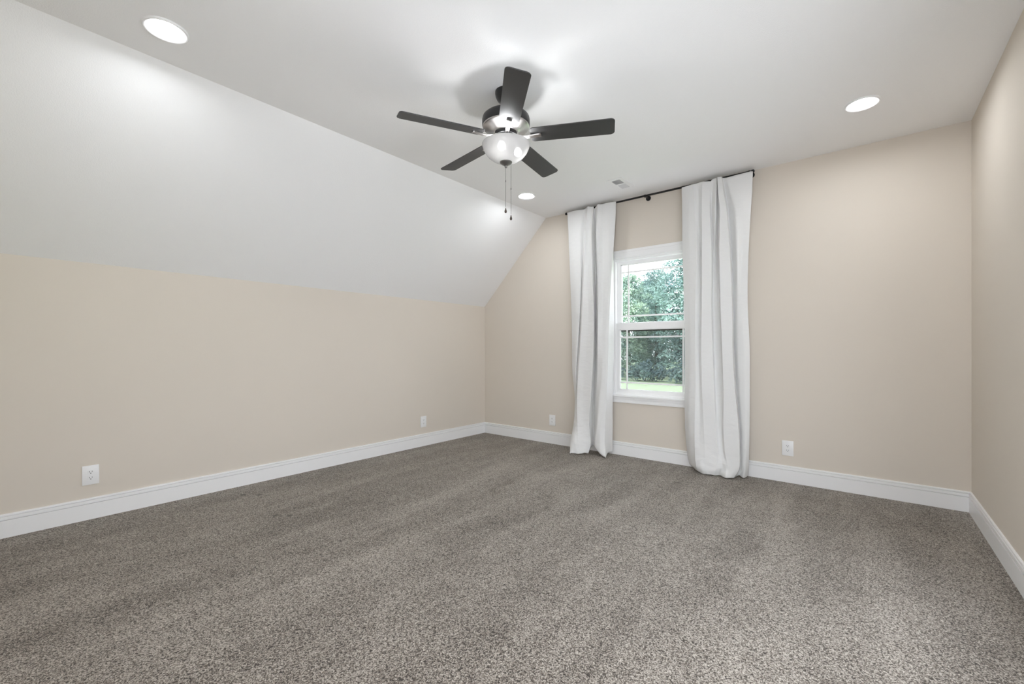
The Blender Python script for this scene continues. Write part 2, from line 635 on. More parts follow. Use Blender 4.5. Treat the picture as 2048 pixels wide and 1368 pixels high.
# casing, frame and panes around the added fill-light opening, out of view
w2 = MB()
for (a, c, d, e) in ((SY0 - 0.085, SY0, SZ0 - 0.085, SZ1 + 0.085), (SY1, SY1 + 0.085, SZ0 - 0.085, SZ1 + 0.085),
                     (SY0, SY1, SZ1, SZ1 + 0.085), (SY0, SY1, SZ0 - 0.085, SZ0)):
    w2.box(XR - 0.014, XR, a, c, d, e, 0.002)
fill_win = tag(w2.build('added_fill_window', M_TRIM), 'added unseen white window in the right wall for fill daylight', kind='structure')
f2 = MB()
for (a, c, d, e) in ((SY0, SY0 + 0.03, SZ0, SZ1), (SY1 - 0.03, SY1, SZ0, SZ1), (SY0 + 0.03, SY1 - 0.03, SZ0, SZ0 + 0.03), (SY0 + 0.03, SY1 - 0.03, SZ1 - 0.03, SZ1)):
    f2.box(XR + 0.05, XR + 0.10, a, c, d, e, 0.002)
for q in (1, 2):
    ym_ = SY0 + (SY1 - SY0) * q / 3
    f2.box(XR + 0.052, XR + 0.098, ym_ - 0.022, ym_ + 0.022, SZ0 + 0.03, SZ1 - 0.03, 0.002)
f2.build('window_frame', M_VINYL, fill_win)
for q in range(3):
    ya, yb_ = SY0 + (SY1 - SY0) * q / 3 + 0.022, SY0 + (SY1 - SY0) * (q + 1) / 3 - 0.022
    MB().box(XR + 0.073, XR + 0.076, ya, yb_, SZ0 + 0.028, SZ1 - 0.028).build('pane', M_GLASS, fill_win)

# ------------------------------------------------------------------ curtain rod
rod = thing('curtain_rod', 'thin black metal curtain rod mounted above the window', 'curtain rod', (-1.7325, YB, 2.69))
RY = 4.272 - YB
MB().tube([(-0.935, RY, 0), (0.972, RY, 0)], 0.0095, 20).build('pole', M_BLACK, rod, True)
for sx, x in ((-1, -0.935), (1, 0.972)):
    m = MB().tube([(x - sx * 0.01, RY, 0), (x + sx * 0.004, RY, 0), (x + sx * 0.010, RY, 0), (x + sx * 0.013, RY, 0)],
                  [0.0145, 0.0145, 0.012, 0.004], 20)
    m.build('end_cap', M_BLACK, rod, True)
for bx in (-0.905, 0.0, 0.945):
    b = MB()
    b.tube([(bx, 0, -0.002), (bx, -0.004, -0.002), (bx, -0.008, -0.002)], [0.026, 0.026, 0.021], 28)
    b.tube([(bx, -0.004, -0.002), (bx, RY + 0.006, -0.003)], 0.006, 12)
    b.tube([(bx, RY, -0.016), (bx, RY, 0.0)], 0.008, 12)
    b.tube([(bx - 0.008, RY, 0), (bx + 0.008, RY, 0)], 0.0125, 20)
    b.build('bracket', M_BLACK, rod, True)

# ------------------------------------------------------------------ curtains
LEFT_ROWS = [
    [(-2.648, 4.267, 2.696), (-2.528, 4.254, 2.699), (-2.426, 4.254, 2.690), (-2.408, 4.267, 2.698), (-2.369, 4.237, 2.707), (-2.330, 4.250, 2.696), (-2.300, 4.240, 2.690), (-2.302, 4.277, 2.671), (-2.248, 4.237, 2.705), (-2.203, 4.249, 2.700), (-2.141, 4.244, 2.699), (-2.042, 4.254, 2.695), (-2.061, 4.282, 2.701), (-2.082, 4.302, 2.702)],
    [(-2.644, 4.267, 2.643), (-2.532, 4.250, 2.618), (-2.446, 4.245, 2.600), (-2.421, 4.267, 2.601), (-2.376, 4.227, 2.583), (-2.345, 4.244, 2.581), (-2.307, 4.230, 2.570), (-2.313, 4.287, 2.585), (-2.243, 4.224, 2.557), (-2.193, 4.242, 2.551), (-2.132, 4.237, 2.538), (-2.047, 4.252, 2.526), (-2.064, 4.282, 2.536), (-2.085, 4.307, 2.546)],
    [(-2.638, 4.272, 2.443), (-2.542, 4.244, 2.421), (-2.462, 4.240, 2.407), (-2.434, 4.262, 2.407), (-2.386, 4.217, 2.390), (-2.360, 4.237, 2.390), (-2.309, 4.212, 2.376), (-2.318, 4.292, 2.394), (-2.232, 4.214, 2.364), (-2.185, 4.237, 2.361), (-2.114, 4.230, 2.347), (-2.060, 4.250, 2.343), (-2.076, 4.282, 2.352), (-2.099, 4.312, 2.362)],
    [(-2.618, 4.277, 1.926), (-2.533, 4.240, 1.913), (-2.459, 4.232, 1.904), (-2.456, 4.262, 1.908), (-2.406, 4.212, 1.896), (-2.355, 4.224, 1.893), (-2.293, 4.204, 1.884), (-2.306, 4.297, 1.897), (-2.219, 4.207, 1.877), (-2.177, 4.232, 1.876), (-2.117, 4.227, 1.869), (-2.095, 4.244, 1.869), (-2.096, 4.282, 1.874), (-2.099, 4.312, 1.878)],
    [(-2.597, 4.277, 1.410), (-2.521, 4.237, 1.406), (-2.474, 4.227, 1.404), (-2.479, 4.257, 1.405), (-2.430, 4.204, 1.401), (-2.350, 4.214, 1.399), (-2.275, 4.202, 1.396), (-2.309, 4.302, 1.401), (-2.227, 4.202, 1.394), (-2.191, 4.227, 1.394), (-2.143, 4.224, 1.392), (-2.114, 4.237, 1.392), (-2.105, 4.277, 1.393), (-2.095, 4.317, 1.394)],
    [(-2.584, 4.267, 0.897), (-2.531, 4.232, 0.900), (-2.511, 4.224, 0.901), (-2.511, 4.247, 0.900), (-2.462, 4.194, 0.904), (-2.385, 4.204, 0.906), (-2.290, 4.194, 0.909), (-2.314, 4.297, 0.904), (-2.237, 4.212, 0.910), (-2.176, 4.197, 0.912), (-2.140, 4.207, 0.913), (-2.122, 4.222, 0.913), (-2.114, 4.272, 0.912), (-2.107, 4.317, 0.910)],
    [(-2.534, 4.242, 0.562), (-2.516, 4.222, 0.565), (-2.506, 4.212, 0.567), (-2.509, 4.222, 0.566), (-2.470, 4.177, 0.573), (-2.400, 4.187, 0.577), (-2.305, 4.182, 0.585), (-2.329, 4.287, 0.573), (-2.260, 4.222, 0.584), (-2.204, 4.184, 0.592), (-2.161, 4.192, 0.594), (-2.129, 4.207, 0.595), (-2.121, 4.262, 0.591), (-2.109, 4.312, 0.587)],
    [(-2.524, 4.192, 0.289), (-2.502, 4.172, 0.294), (-2.486, 4.162, 0.297), (-2.474, 4.157, 0.299), (-2.443, 4.142, 0.304), (-2.383, 4.157, 0.309), (-2.315, 4.167, 0.315), (-2.321, 4.272, 0.300), (-2.266, 4.222, 0.313), (-2.216, 4.162, 0.327), (-2.178, 4.167, 0.330), (-2.139, 4.192, 0.331), (-2.125, 4.252, 0.325), (-2.108, 4.312, 0.318)],
    [(-2.504, 4.092, 0.113), (-2.483, 4.082, 0.117), (-2.461, 4.077, 0.121), (-2.436, 4.077, 0.125), (-2.407, 4.092, 0.126), (-2.354, 4.127, 0.127), (-2.300, 4.172, 0.127), (-2.304, 4.242, 0.115), (-2.278, 4.212, 0.124), (-2.237, 4.152, 0.139), (-2.174, 4.137, 0.150), (-2.131, 4.172, 0.150), (-2.123, 4.242, 0.140), (-2.113, 4.317, 0.128)],
    [(-2.477, 4.037, 0.009), (-2.458, 4.042, 0.013), (-2.433, 4.052, 0.012), (-2.396, 4.062, 0.011), (-2.360, 4.082, 0.011), (-2.336, 4.107, 0.021), (-2.313, 4.147, 0.013), (-2.309, 4.212, 0.087), (-2.280, 4.202, 0.103), (-2.240, 4.162, 0.089), (-2.174, 4.127, 0.041), (-2.089, 4.112, 0.011), (-2.118, 4.222, 0.037), (-2.115, 4.327, 0.026)],
]
RIGHT_ROWS = [
    [(-1.364, 4.272, 2.684), (-1.313, 4.252, 2.685), (-1.271, 4.250, 2.689), (-1.228, 4.257, 2.691), (-1.173, 4.247, 2.692), (-1.103, 4.250, 2.678), (-1.078, 4.244, 2.693), (-1.047, 4.232, 2.690), (-1.049, 4.257, 2.697), (-1.038, 4.222, 2.693), (-1.003, 4.222, 2.688), (-1.001, 4.267, 2.688), (-0.964, 4.252, 2.679), (-0.890, 4.252, 2.683), (-0.759, 4.267, 2.689)],
    [(-1.366, 4.277, 2.642), (-1.303, 4.247, 2.620), (-1.246, 4.240, 2.605), (-1.216, 4.262, 2.604), (-1.173, 4.236, 2.587), (-1.105, 4.242, 2.573), (-1.088, 4.257, 2.573), (-1.050, 4.227, 2.557), (-1.047, 4.267, 2.567), (-1.027, 4.212, 2.547), (-0.983, 4.210, 2.537), (-0.984, 4.277, 2.556), (-0.933, 4.244, 2.535), (-0.865, 4.244, 2.519), (-0.766, 4.272, 2.505)],
    [(-1.366, 4.277, 2.474), (-1.296, 4.242, 2.451), (-1.237, 4.232, 2.437), (-1.212, 4.264, 2.440), (-1.173, 4.230, 2.423), (-1.107, 4.234, 2.411), (-1.099, 4.262, 2.416), (-1.057, 4.224, 2.398), (-1.044, 4.272, 2.408), (-1.012, 4.202, 2.384), (-0.957, 4.202, 2.373), (-0.963, 4.284, 2.394), (-0.895, 4.237, 2.369), (-0.829, 4.244, 2.357), (-0.777, 4.274, 2.354)],
    [(-1.363, 4.277, 2.089), (-1.286, 4.237, 2.070), (-1.214, 4.222, 2.057), (-1.203, 4.262, 2.063), (-1.169, 4.220, 2.051), (-1.088, 4.224, 2.040), (-1.083, 4.262, 2.046), (-1.064, 4.250, 2.041), (-1.048, 4.277, 2.043), (-1.013, 4.192, 2.023), (-0.931, 4.194, 2.012), (-0.936, 4.292, 2.030), (-0.878, 4.232, 2.011), (-0.844, 4.262, 2.011), (-0.792, 4.262, 2.004)],
    [(-1.351, 4.282, 1.607), (-1.285, 4.234, 1.598), (-1.226, 4.214, 1.592), (-1.201, 4.254, 1.594), (-1.167, 4.212, 1.588), (-1.088, 4.214, 1.583), (-1.083, 4.257, 1.586), (-1.050, 4.262, 1.584), (-1.029, 4.262, 1.583), (-1.003, 4.187, 1.574), (-0.911, 4.187, 1.568), (-0.921, 4.292, 1.578), (-0.882, 4.252, 1.571), (-0.849, 4.247, 1.569), (-0.798, 4.252, 1.565)],
    [(-1.344, 4.287, 1.127), (-1.278, 4.227, 1.127), (-1.224, 4.207, 1.127), (-1.202, 4.242, 1.127), (-1.171, 4.204, 1.127), (-1.075, 4.207, 1.127), (-1.072, 4.247, 1.127), (-1.048, 4.252, 1.127), (-1.012, 4.242, 1.127), (-0.988, 4.184, 1.127), (-0.903, 4.180, 1.128), (-0.911, 4.292, 1.127), (-0.877, 4.247, 1.128), (-0.824, 4.237, 1.128), (-0.782, 4.257, 1.128)],
    [(-1.349, 4.292, 0.742), (-1.286, 4.222, 0.751), (-1.220, 4.197, 0.756), (-1.192, 4.222, 0.756), (-1.162, 4.194, 0.760), (-1.060, 4.200, 0.766), (-1.056, 4.232, 0.764), (-1.036, 4.237, 0.764), (-0.996, 4.227, 0.768), (-0.976, 4.180, 0.772), (-0.882, 4.172, 0.778), (-0.892, 4.287, 0.769), (-0.862, 4.252, 0.774), (-0.816, 4.237, 0.778), (-0.782, 4.257, 0.778)],
    [(-1.345, 4.302, 0.356), (-1.286, 4.222, 0.374), (-1.224, 4.182, 0.387), (-1.183, 4.192, 0.391), (-1.141, 4.180, 0.397), (-1.039, 4.184, 0.409), (-1.028, 4.204, 0.407), (-1.016, 4.207, 0.408), (-0.994, 4.202, 0.412), (-0.974, 4.172, 0.418), (-0.851, 4.157, 0.435), (-0.863, 4.277, 0.416), (-0.842, 4.252, 0.422), (-0.813, 4.242, 0.427), (-0.785, 4.262, 0.427)],
    [(-1.330, 4.312, 0.139), (-1.280, 4.232, 0.162), (-1.216, 4.167, 0.183), (-1.170, 4.162, 0.191), (-1.126, 4.157, 0.199), (-1.017, 4.162, 0.214), (-1.007, 4.172, 0.214), (-0.995, 4.174, 0.215), (-0.978, 4.172, 0.218), (-0.959, 4.157, 0.224), (-0.840, 4.142, 0.244), (-0.856, 4.262, 0.220), (-0.838, 4.242, 0.226), (-0.811, 4.232, 0.232), (-0.789, 4.267, 0.229)],
    [(-1.313, 4.312, 0.046), (-1.265, 4.242, 0.044), (-1.197, 4.147, 0.057), (-1.152, 4.127, 0.056), (-1.113, 4.127, 0.058), (-1.028, 4.137, 0.071), (-0.997, 4.147, 0.083), (-0.973, 4.147, 0.078), (-0.946, 4.137, 0.076), (-0.926, 4.137, 0.075), (-0.844, 4.142, 0.101), (-0.856, 4.242, 0.078), (-0.837, 4.227, 0.084), (-0.813, 4.222, 0.090), (-0.797, 4.282, 0.088)],
    [(-1.302, 4.307, 0.034), (-1.246, 4.242, 0.019), (-1.175, 4.162, 0.008), (-1.130, 4.142, 0.006), (-1.095, 4.137, 0.009), (-1.048, 4.152, 0.010), (-1.010, 4.167, 0.009), (-0.977, 4.147, 0.009), (-0.945, 4.117, 0.011), (-0.916, 4.127, 0.012), (-0.891, 4.162, 0.008), (-0.888, 4.222, 0.009), (-0.866, 4.252, 0.019), (-0.825, 4.222, 0.009), (-0.806, 4.312, 0.012)],
]



def curtain(name, rows, label, seed, sharp=()):
    """drape a cloth through rows of fold points (top to floor)"""
    R_ = np.array(rows)                       # rows x cols x 3
    cols = []
    for j in range(R_.shape[1]):                # crisp pressed folds at the chosen columns
        if j in sharp:
            cols.append(R_[:, j] * 0.88 + R_[:, j - 1] * 0.12)
        cols.append(R_[:, j])
        if j in sharp:
            cols.append(R_[:, j] * 0.85 + R_[:, j + 1] * 0.15)
    R_ = np.stack(cols, 1)
    # the heading hangs in front of the pole
    lift = np.clip((R_[:, :, 2] - 2.60) / 0.07, 0, 1)
    front = np.minimum(R_[:, :, 1], RY + YB - 0.0125)
    R_[:, :, 1] = R_[:, :, 1] * (1 - lift) + front * lift

    def cr(a, n, axis):
        a = np.moveaxis(a, axis, 0)
        k = a.shape[0]
        # cumulative chord parameter so that long spans get more samples
        d = np.linalg.norm(np.diff(a, axis=0), axis=2).mean(axis=1) ** 0.5
        s = np.concatenate([[0], np.cumsum(d)])
        s /= s[-1]
        t = np.linspace(0, 1, n)
        i = np.clip(np.searchsorted(s, t, side='right') - 1, 0, k - 2)
        f = ((t - s[i]) / (s[i + 1] - s[i]))[:, None, None]
        tan = np.zeros_like(a)
        for j in range(k):
            p, q = max(j - 1, 0), min(j + 1, k - 1)
            tan[j] = (a[q] - a[p]) / (s[q] - s[p])
        h = (s[i + 1] - s[i])[:, None, None]
        f2, f3 = f * f, f * f * f
        out = (2 * f3 - 3 * f2 + 1) * a[i] + (f3 - 2 * f2 + f) * h * tan[i] * 0.8 + (-2 * f3 + 3 * f2) * a[i + 1] + (f3 - f2) * h * tan[i + 1] * 0.8
        return np.moveaxis(out, 0, axis)
    G = cr(cr(R_, 130, 0), 190, 1)
    nv, nu = G.shape[:2]
    # soft creases, stronger towards the hem
    for a in range(nv):
        for c in range(nu):
            p = G[a, c]
            low = max(0.0, 1 - p[2] / 0.9)
            k1 = noise.noise(Vector((p[0] * 7 + seed, p[2] * 5, seed))) * 0.004
            k2 = noise.noise(Vector((p[0] * 16 + seed, p[2] * 26, 3 + seed))) * 0.0045 * (0.15 + low)
            G[a, c, 1] = min(p[1] + (k1 + k2) * min(1.0, max(0.0, (2.68 - p[2]) / 0.15)), YB - 0.03)
            if p[2] < 0.16:
                G[a, c, 2] = max(0.004, p[2] + noise.noise(Vector((c * 0.09 + seed, 0.3, 0))) * 0.006 * (1 - p[2] / 0.16))
    me = bpy.data.meshes.new(name)
    verts = G.reshape(-1, 3)
    idx = np.arange(nv * nu).reshape(nv, nu)
    F = np.stack([idx[:-1, :-1], idx[1:, :-1], idx[1:, 1:], idx[:-1, 1:]], -1).reshape(-1, 4)
    me.from_pydata([tuple(map(float, v)) for v in verts], [], [tuple(map(int, f)) for f in F])
    me.materials.append(M_CLOTH)
    for p in me.polygons:
        p.use_smooth = True
    o = bpy.data.objects.new(name, me)
    COL.objects.link(o)
    s = o.modifiers.new('cloth_thickness', 'SOLIDIFY')
    s.thickness = 0.0016
    s.offset = 0
    return tag(o, label, 'curtain', 'white curtains')


curtain('curtain', LEFT_ROWS, 'white floor-length curtain left of the window, with a split hem', 1.3, (4, 6, 8, 11))
curtain('curtain', RIGHT_ROWS, 'wider white floor-length curtain right of the window, hem bunched on carpet', 8.7, (2, 4, 5, 9, 10))

# ------------------------------------------------------------------ ceiling fan
FX, FY, ZB = -1.7256, 2.0639, 2.447
fan = thing('ceiling_fan', 'five-blade charcoal ceiling fan with a lit frosted bowl light', 'ceiling fan', (FX, FY, ZC))
dz = -ZC


def fz(prof):
    return [(r, z + dz) for r, z in prof]


MB().lathe(fz([(0, 2.7284), (0.067, 2.7284), (0.0675, 2.716), (0.064, 2.696), (0.052, 2.674), (0.036, 2.660), (0.030, 2.652), (0, 2.652)])).build('canopy', M_BRONZE, fan, True)
MB().lathe(fz([(0, 2.660), (0.0135, 2.660), (0.0135, 2.570), (0, 2.570)]), seg=24).build('downrod', M_BRONZE, fan, True)
MB().lathe(fz([(0, 2.600), (0.030, 2.600), (0.034, 2.588), (0.10, 2.584), (0.132, 2.577), (0.144, 2.566), (0.1475, 2.552), (0.1475, 2.520), (0.1445, 2.512), (0, 2.512)])).build('motor_housing', M_BRONZE, fan, True)
plate = MB().lathe(fz([(0, 2.5125), (0.1445, 2.5125), (0.1435, 2.507), (0.136, 2.502), (0.118, 2.497), (0.090, 2.484), (0.078, 2.479), (0.074, 2.472), (0, 2.472)]))
plate = plate.build('housing_plate', M_NICKEL, fan, True)
MB().lathe(fz([(0, 2.474), (0.069, 2.474), (0.070, 2.470), (0.070, 2.452), (0.066, 2.449), (0, 2.449)])).build('flywheel', M_BRONZE, fan, True)
fit = MB()
fit.lathe(fz([(0.0, 2.450), (0.050, 2.450), (0.050, 2.424), (0.0, 2.424)]), seg=32)
fit.lathe(fz([(0.050, 2.441), (0.063, 2.441), (0.066, 2.4385), (0.063, 2.436), (0.050, 2.436)]), seg=48)
fit.lathe(fz([(0.048, 2.424), (0.066, 2.424), (0.068, 2.419), (0.060, 2.412), (0, 2.412)]), seg=48)
for k in range(16):
    a = 2 * math.pi * k / 16
    fit.tube([(0.062 * math.cos(a), 0.062 * math.sin(a), 2.437 + dz), (0.062 * math.cos(a), 0.062 * math.sin(a), 2.423 + dz)], 0.0045, 8)
fit.tube([(0, 0, 2.415 + dz), (0, 0, 2.285 + dz)], 0.004, 10)
fit.build('light_fitter', M_NICKEL, fan, True)
outer = [(0.1465, 2.4045), (0.1485, 2.401), (0.1465, 2.394), (0.1425, 2.381), (0.131, 2.356), (0.112, 2.332), (0.086, 2.312), (0.055, 2.2995), (0.008, 2.2945)]
inner = [(max(r - 0.0035, 0.008), z + 0.0035) for r, z in reversed(outer)]
inner[-1] = (0.1435, 2.4045)
MB().lathe(fz(outer + inner), seg=96, closed=True).build('glass_bowl', M_FROST, fan, True)
rv, fv = Vector((0.7759, 0.6308, 0)), Vector((-0.6308, 0.7759, 0))
for lat, dep, z in ((-0.026, -0.050, 2.374), (0.074, 0.020, 2.366)):
    c = rv * lat + fv * dep
    b = MB()
    b.lathe([(0, -0.027), (0.012, -0.0245), (0.021, -0.016), (0.024, -0.005), (0.022, 0.006), (0.016, 0.016), (0.011, 0.022), (0, 0.024)], seg=20)
    bo = b.build('bulb', M_BULB, fan, True, loc=(c.x, c.y, z + dz))
    sk = MB()
    sk.lathe([(0, 0.020), (0.0125, 0.020), (0.0135, 0.024), (0.0135, 0.042), (0, 0.042)], seg=20)
    sk.build('socket', M_PLATE, bo, True)
MB().lathe(fz([(0, 2.2965), (0.030, 2.2965), (0.0385, 2.293), (0.0375, 2.288), (0.028, 2.280), (0.015, 2.274), (0.009, 2.270), (0.008, 2.262), (0.005, 2.258), (0, 2.258)]), seg=40).build('finial', M_PEWTER, fan, True)


def pull_chain(p, z0, zc_, z1):
    c = MB()
    c.tube([(p.x, p.y, z0 + dz), (p.x, p.y, z1 + 0.02 + dz)], 0.0011, 8)
    z = z0
    while z > z1 + 0.022:
        c.lathe([(0, 0.0017), (0.0015, 0.0008), (0.0015, -0.0008), (0, -0.0017)], seg=6) if False else None
        z -= 0.02
    ch = c.build('pull_chain', M_PEWTER, fan)
    k = MB().lathe([(0, 0.007), (0.0022, 0.006), (0.0028, 0), (0.0022, -0.006), (0, -0.007)], p.x, p.y, 12)
    for v in k.bm.verts:
        v.co.z += zc_ + dz
    k.build('connector', M_PEWTER, ch, True)
    f_ = MB().lathe([(0, 0.016), (0.0025, 0.0155), (0.0035, 0.008), (0.0068, -0.002), (0.0075, -0.008), (0.005, -0.0145), (0, -0.016)], p.x, p.y, 16)
    for v in f_.bm.verts:
        v.co.z += z1 + dz
    f_.build('fob', M_FOB, ch, True)


pull_chain(Vector((0, 0, 0)) - rv * 0.002, 2.262, 2.176, 1.994)
pull_chain(rv * 0.031 + fv * 0.006, 2.296, 2.130, 1.951)

# one blade with its iron, then four copies
BW, R0, R1 = 0.130, 0.155, 0.656


def blade_outline():
    pts = []
    def arc(cx, cy, r, a0, a1, n=6):
        for i in range(n + 1):
            a = math.radians(a0 + (a1 - a0) * i / n)
            pts.append((cx + r * math.cos(a), cy + r * math.sin(a)))
    rt, rr, hw, hr = 0.022, 0.018, BW / 2, BW / 2 - 0.006
    arc(R1 - rt, -hw + rt, rt, -90, 0)
    arc(R1 - rt, hw - rt, rt, 0, 90)
    arc(R0 + rr, hr - rr, rr, 90, 180)
    arc(R0 + rr, -hr + rr, rr, 180, 270)
    return pts


PITCH = math.radians(-12)
bl = MB()
bl.poly_prism(blade_outline(), 'z', -0.003, 0.003)
bmesh.ops.bevel(bl.bm, geom=[e for e in bl.bm.edges if abs(e.verts[0].co.z - e.verts[1].co.z) < 1e-6], offset=0.0012, segments=2, affect='EDGES')
blade = bl.build('blade', M_BLADE, fan, True)
ir = MB()
path = [(0.055, 0.008, 0.014), (0.072, 0.004, 0.014), (0.090, -0.003, 0.0135), (0.110, -0.0085, 0.013), (0.135, -0.0110, 0.0135), (0.160, -0.0105, 0.0145), (0.188, -0.0085, 0.0155), (0.216, -0.0070, 0.0155)]
rings = []
for x, z, hw in path:
    tw = 0.0 if x < 0.08 else min(1.0, (x - 0.08) / 0.05)
    ring = []
    for (yy, zz) in ((-hw, -0.001), (-hw * 0.75, -0.005), (0, -0.0028), (hw * 0.75, -0.005), (hw, -0.001), (hw * 0.8, 0.004), (-hw * 0.8, 0.004)):
        v = Vector((0, yy, zz))
        v = Matrix.Rotation(PITCH * (tw - 1), 3, 'X') @ v      # flat at the hub, pitched with the blade
        ring.append(ir.bm.verts.new((x, v.y, z + v.z)))
    rings.append(ring)
for a, c in zip(rings[:-1], rings[1:]):
    for k in range(7):
        ir.bm.faces.new((a[k], a[(k + 1) % 7], c[(k + 1) % 7], c[k]))
ir.bm.faces.new(rings[0])
ir.bm.faces.new(list(reversed(rings[-1])))
ir.box(0.208, 0.219, -0.0155, 0.0155, -0.0125, -0.002, 0.002)
iron = ir.build('blade_iron', M_NICKEL, blade, True)


def place_blade(o, deg):
    o.matrix_local = Matrix.Translation((0, 0, ZB + dz)) @ Matrix.Rotation(math.radians(deg), 4, 'Z') @ Matrix.Rotation(PITCH, 4, 'X')


place_blade(blade, 315)
for k in range(1, 5):
    nb = copy_tree(blade, fan)
    place_blade(nb, 315 + 72 * k)

# ------------------------------------------------------------------ recessed downlights
def downlight(x, y, label):
    t = thing('recessed_light', label, 'ceiling light', (x, y, ZC), 0, 'recessed ceiling lights')
    MB().lathe([(0.094, 0.0), (0.0938, -0.006), (0.091, -0.0095), (0.087, -0.0100), (0.0720, -0.0040), (0.0680, -0.0015), (0.0675, 0.0)], seg=64, closed=True).build('trim_ring', M_TRIM, t, True)
    MB().lathe([(0, -0.0035), (0.040, -0.0033), (0.067, -0.002), (0.067, -0.0005), (0, -0.0005)], seg=48).build('lens', M_LENS, t, True)
    return t


downlight(-2.705, 0.5925, 'lit recessed light at the top left, beside the sloped ceiling')
downlight(-0.0144, 3.618, 'lit recessed light at the right, near the right wall')
downlight(-2.730, 3.597, 'small distant lit recessed light beside the fan pull chains')
downlight(-0.0144, 0.5925, 'lit recessed light overhead, in front of the rear wall')

# ------------------------------------------------------------------ ceiling vent
vent = thing('ceiling_vent', 'white rectangular air vent in the ceiling near the curtain rod', 'vent', (-1.827, 3.909, ZC))
v = MB()
hx, hy = 0.0785, 0.152
ix, iy = 0.042, 0.118
for (a, c, d, e) in ((-hx, -ix, -hy, hy), (ix, hx, -hy, hy), (-ix, ix, -hy, -iy), (-ix, ix, iy, hy), (-ix, ix, -0.012, 0.008)):
    v.box(a, c, d, e, -0.006, 0.0, 0.0015)
v.build('vent_frame', M_TRIM, vent)
for (d, e, tilt) in ((-iy, -0.012, 1), (0.008, iy, -1)):
    lv = MB()
    n = 11
    for i in range(n):
        yy = d + (e - d) * (i + 0.5) / n
        bm = bmesh.new()
        bmesh.ops.create_cube(bm, size=1)
        lv.merge(bm, Matrix.Translation((0, yy, -0.003)) @ Matrix.Rotation(math.radians(35 * tilt), 4, 'X') @ Matrix.Diagonal((2 * ix, 0.008, 0.0012, 1)))
    lv.box(-ix, ix, d, e, -0.0006, 0.0)
    lv.build('louver_panel', M_GRILLE, vent)

# ------------------------------------------------------------------ outlets
def outlet(label, loc, rotz):
    t = thing('wall_outlet', label, 'electrical outlet', loc, rotz, 'white wall outlets')
    p = MB()
    p.box(-0.042, 0.042, -0.007, 0.0, -0.064, 0.064, 0.003)
    p.build('wall_plate', M_PLATE, t, True)
    for z in (0.0195, -0.0195):
        r = MB()
        out = []
        for i in range(40):
            a = 2 * math.pi * i / 40
            out.append((0.0172 * math.cos(a), max(-0.0135, min(0.0135, 0.0172 * math.sin(a)))))
        r.poly_prism([(a, c + z) for a, c in out], 'y', -0.0092, -0.003)
        bmesh.ops.remove_doubles(r.bm, verts=r.bm.verts[:], dist=1e-6)
        ro = r.build('receptacle', M_PLATE, t)
        MB().box(-0.0078, -0.0053, -0.0096, -0.008, z - 0.0005, z + 0.0085).build('slot', M_SLOT, ro)
        MB().box(0.0055, 0.0078, -0.0096, -0.008, z + 0.0005, z + 0.0080).build('slot', M_SLOT, ro)
        MB().tube([(0, -0.008, z - 0.0065), (0, -0.0096, z - 0.0065)], 0.0029, 12).build('ground_hole', M_SLOT, ro)
    MB().tube([(0, -0.006, 0), (0, -0.0082, 0)], [0.0032, 0.0028], 14).build('screw', M_PLATE, t)
    return t


outlet('white duplex outlet on the left knee wall, nearest the viewer', (XL, 0.477, 0.294), math.pi / 2)
outlet('white duplex outlet on the left knee wall, near the far corner', (XL, 3.300, 0.284), math.pi / 2)
outlet('white duplex outlet left of the curtains, near the corner', (-2.918, YB, 0.280), 0)
outlet('white duplex outlet right of the curtains', (-0.512, YB, 0.290), 0)

# ------------------------------------------------------------------ outside: lawn and wood edge
GZ = -2.9
g = MB()
g.box(-90, 60, YB + 3, 140, GZ - 0.5, GZ)
tag(g.build('ground', M_LAWN), 'sunlit green lawn outside the window', kind='structure')

LEAF = [make_leaf('leaf_blue_green', (0.10, 0.17, 0.17), (0.29, 0.42, 0.36)),  # leaf tones lightened and blued: distance haze is mixed into the colour
        make_leaf('leaf_light_green', (0.12, 0.20, 0.18), (0.38, 0.49, 0.36)),
        make_leaf('leaf_dark_green', (0.085, 0.135, 0.145), (0.18, 0.26, 0.24))]


def leaf_mesh(name, lobes, per, size, m, seed):
    """a crown of leaf sprays spread over the surfaces of many lobes"""
    rg = np.random.default_rng(seed)
    V, F = [], []
    base = 0
    for (c, r) in lobes:
        n = int(per * r * r)
        d = rg.normal(size=(n, 3))
        d /= np.linalg.norm(d, axis=1)[:, None]
        d[:, 2] = np.where(d[:, 2] < -0.5, -d[:, 2], d[:, 2])
        rad = r * (0.72 + 0.34 * rg.random(n))
        P = np.array(c) + d * rad[:, None] * np.array([1, 1, 0.8])
        nrm = d + rg.normal(size=(n, 3)) * 0.55
        nrm /= np.linalg.norm(nrm, axis=1)[:, None]
        t = np.cross(nrm, rg.normal(size=(n, 3)))
        t /= np.linalg.norm(t, axis=1)[:, None]
        b = np.cross(nrm, t)
        s = size * (0.6 + 0.8 * rg.random(n))[:, None]
        # a folded leaf spray of four triangles
        q = np.stack([P - t * s, P - b * s * 0.55 + nrm * s * 0.2, P + t * s, P + b * s * 0.55 + nrm * s * 0.2], 1)
        V.append(q.reshape(-1, 3))
        i = base + np.arange(n)[:, None] * 4
        F.append(np.concatenate([i + [0, 1, 2], i + [0, 2, 3]], 0))
        base += n * 4
    V = np.concatenate(V)
    F = np.concatenate(F)
    me = bpy.data.meshes.new(name)
    me.from_pydata(V.tolist(), [], F.tolist())
    me.materials.append(m)
    return me


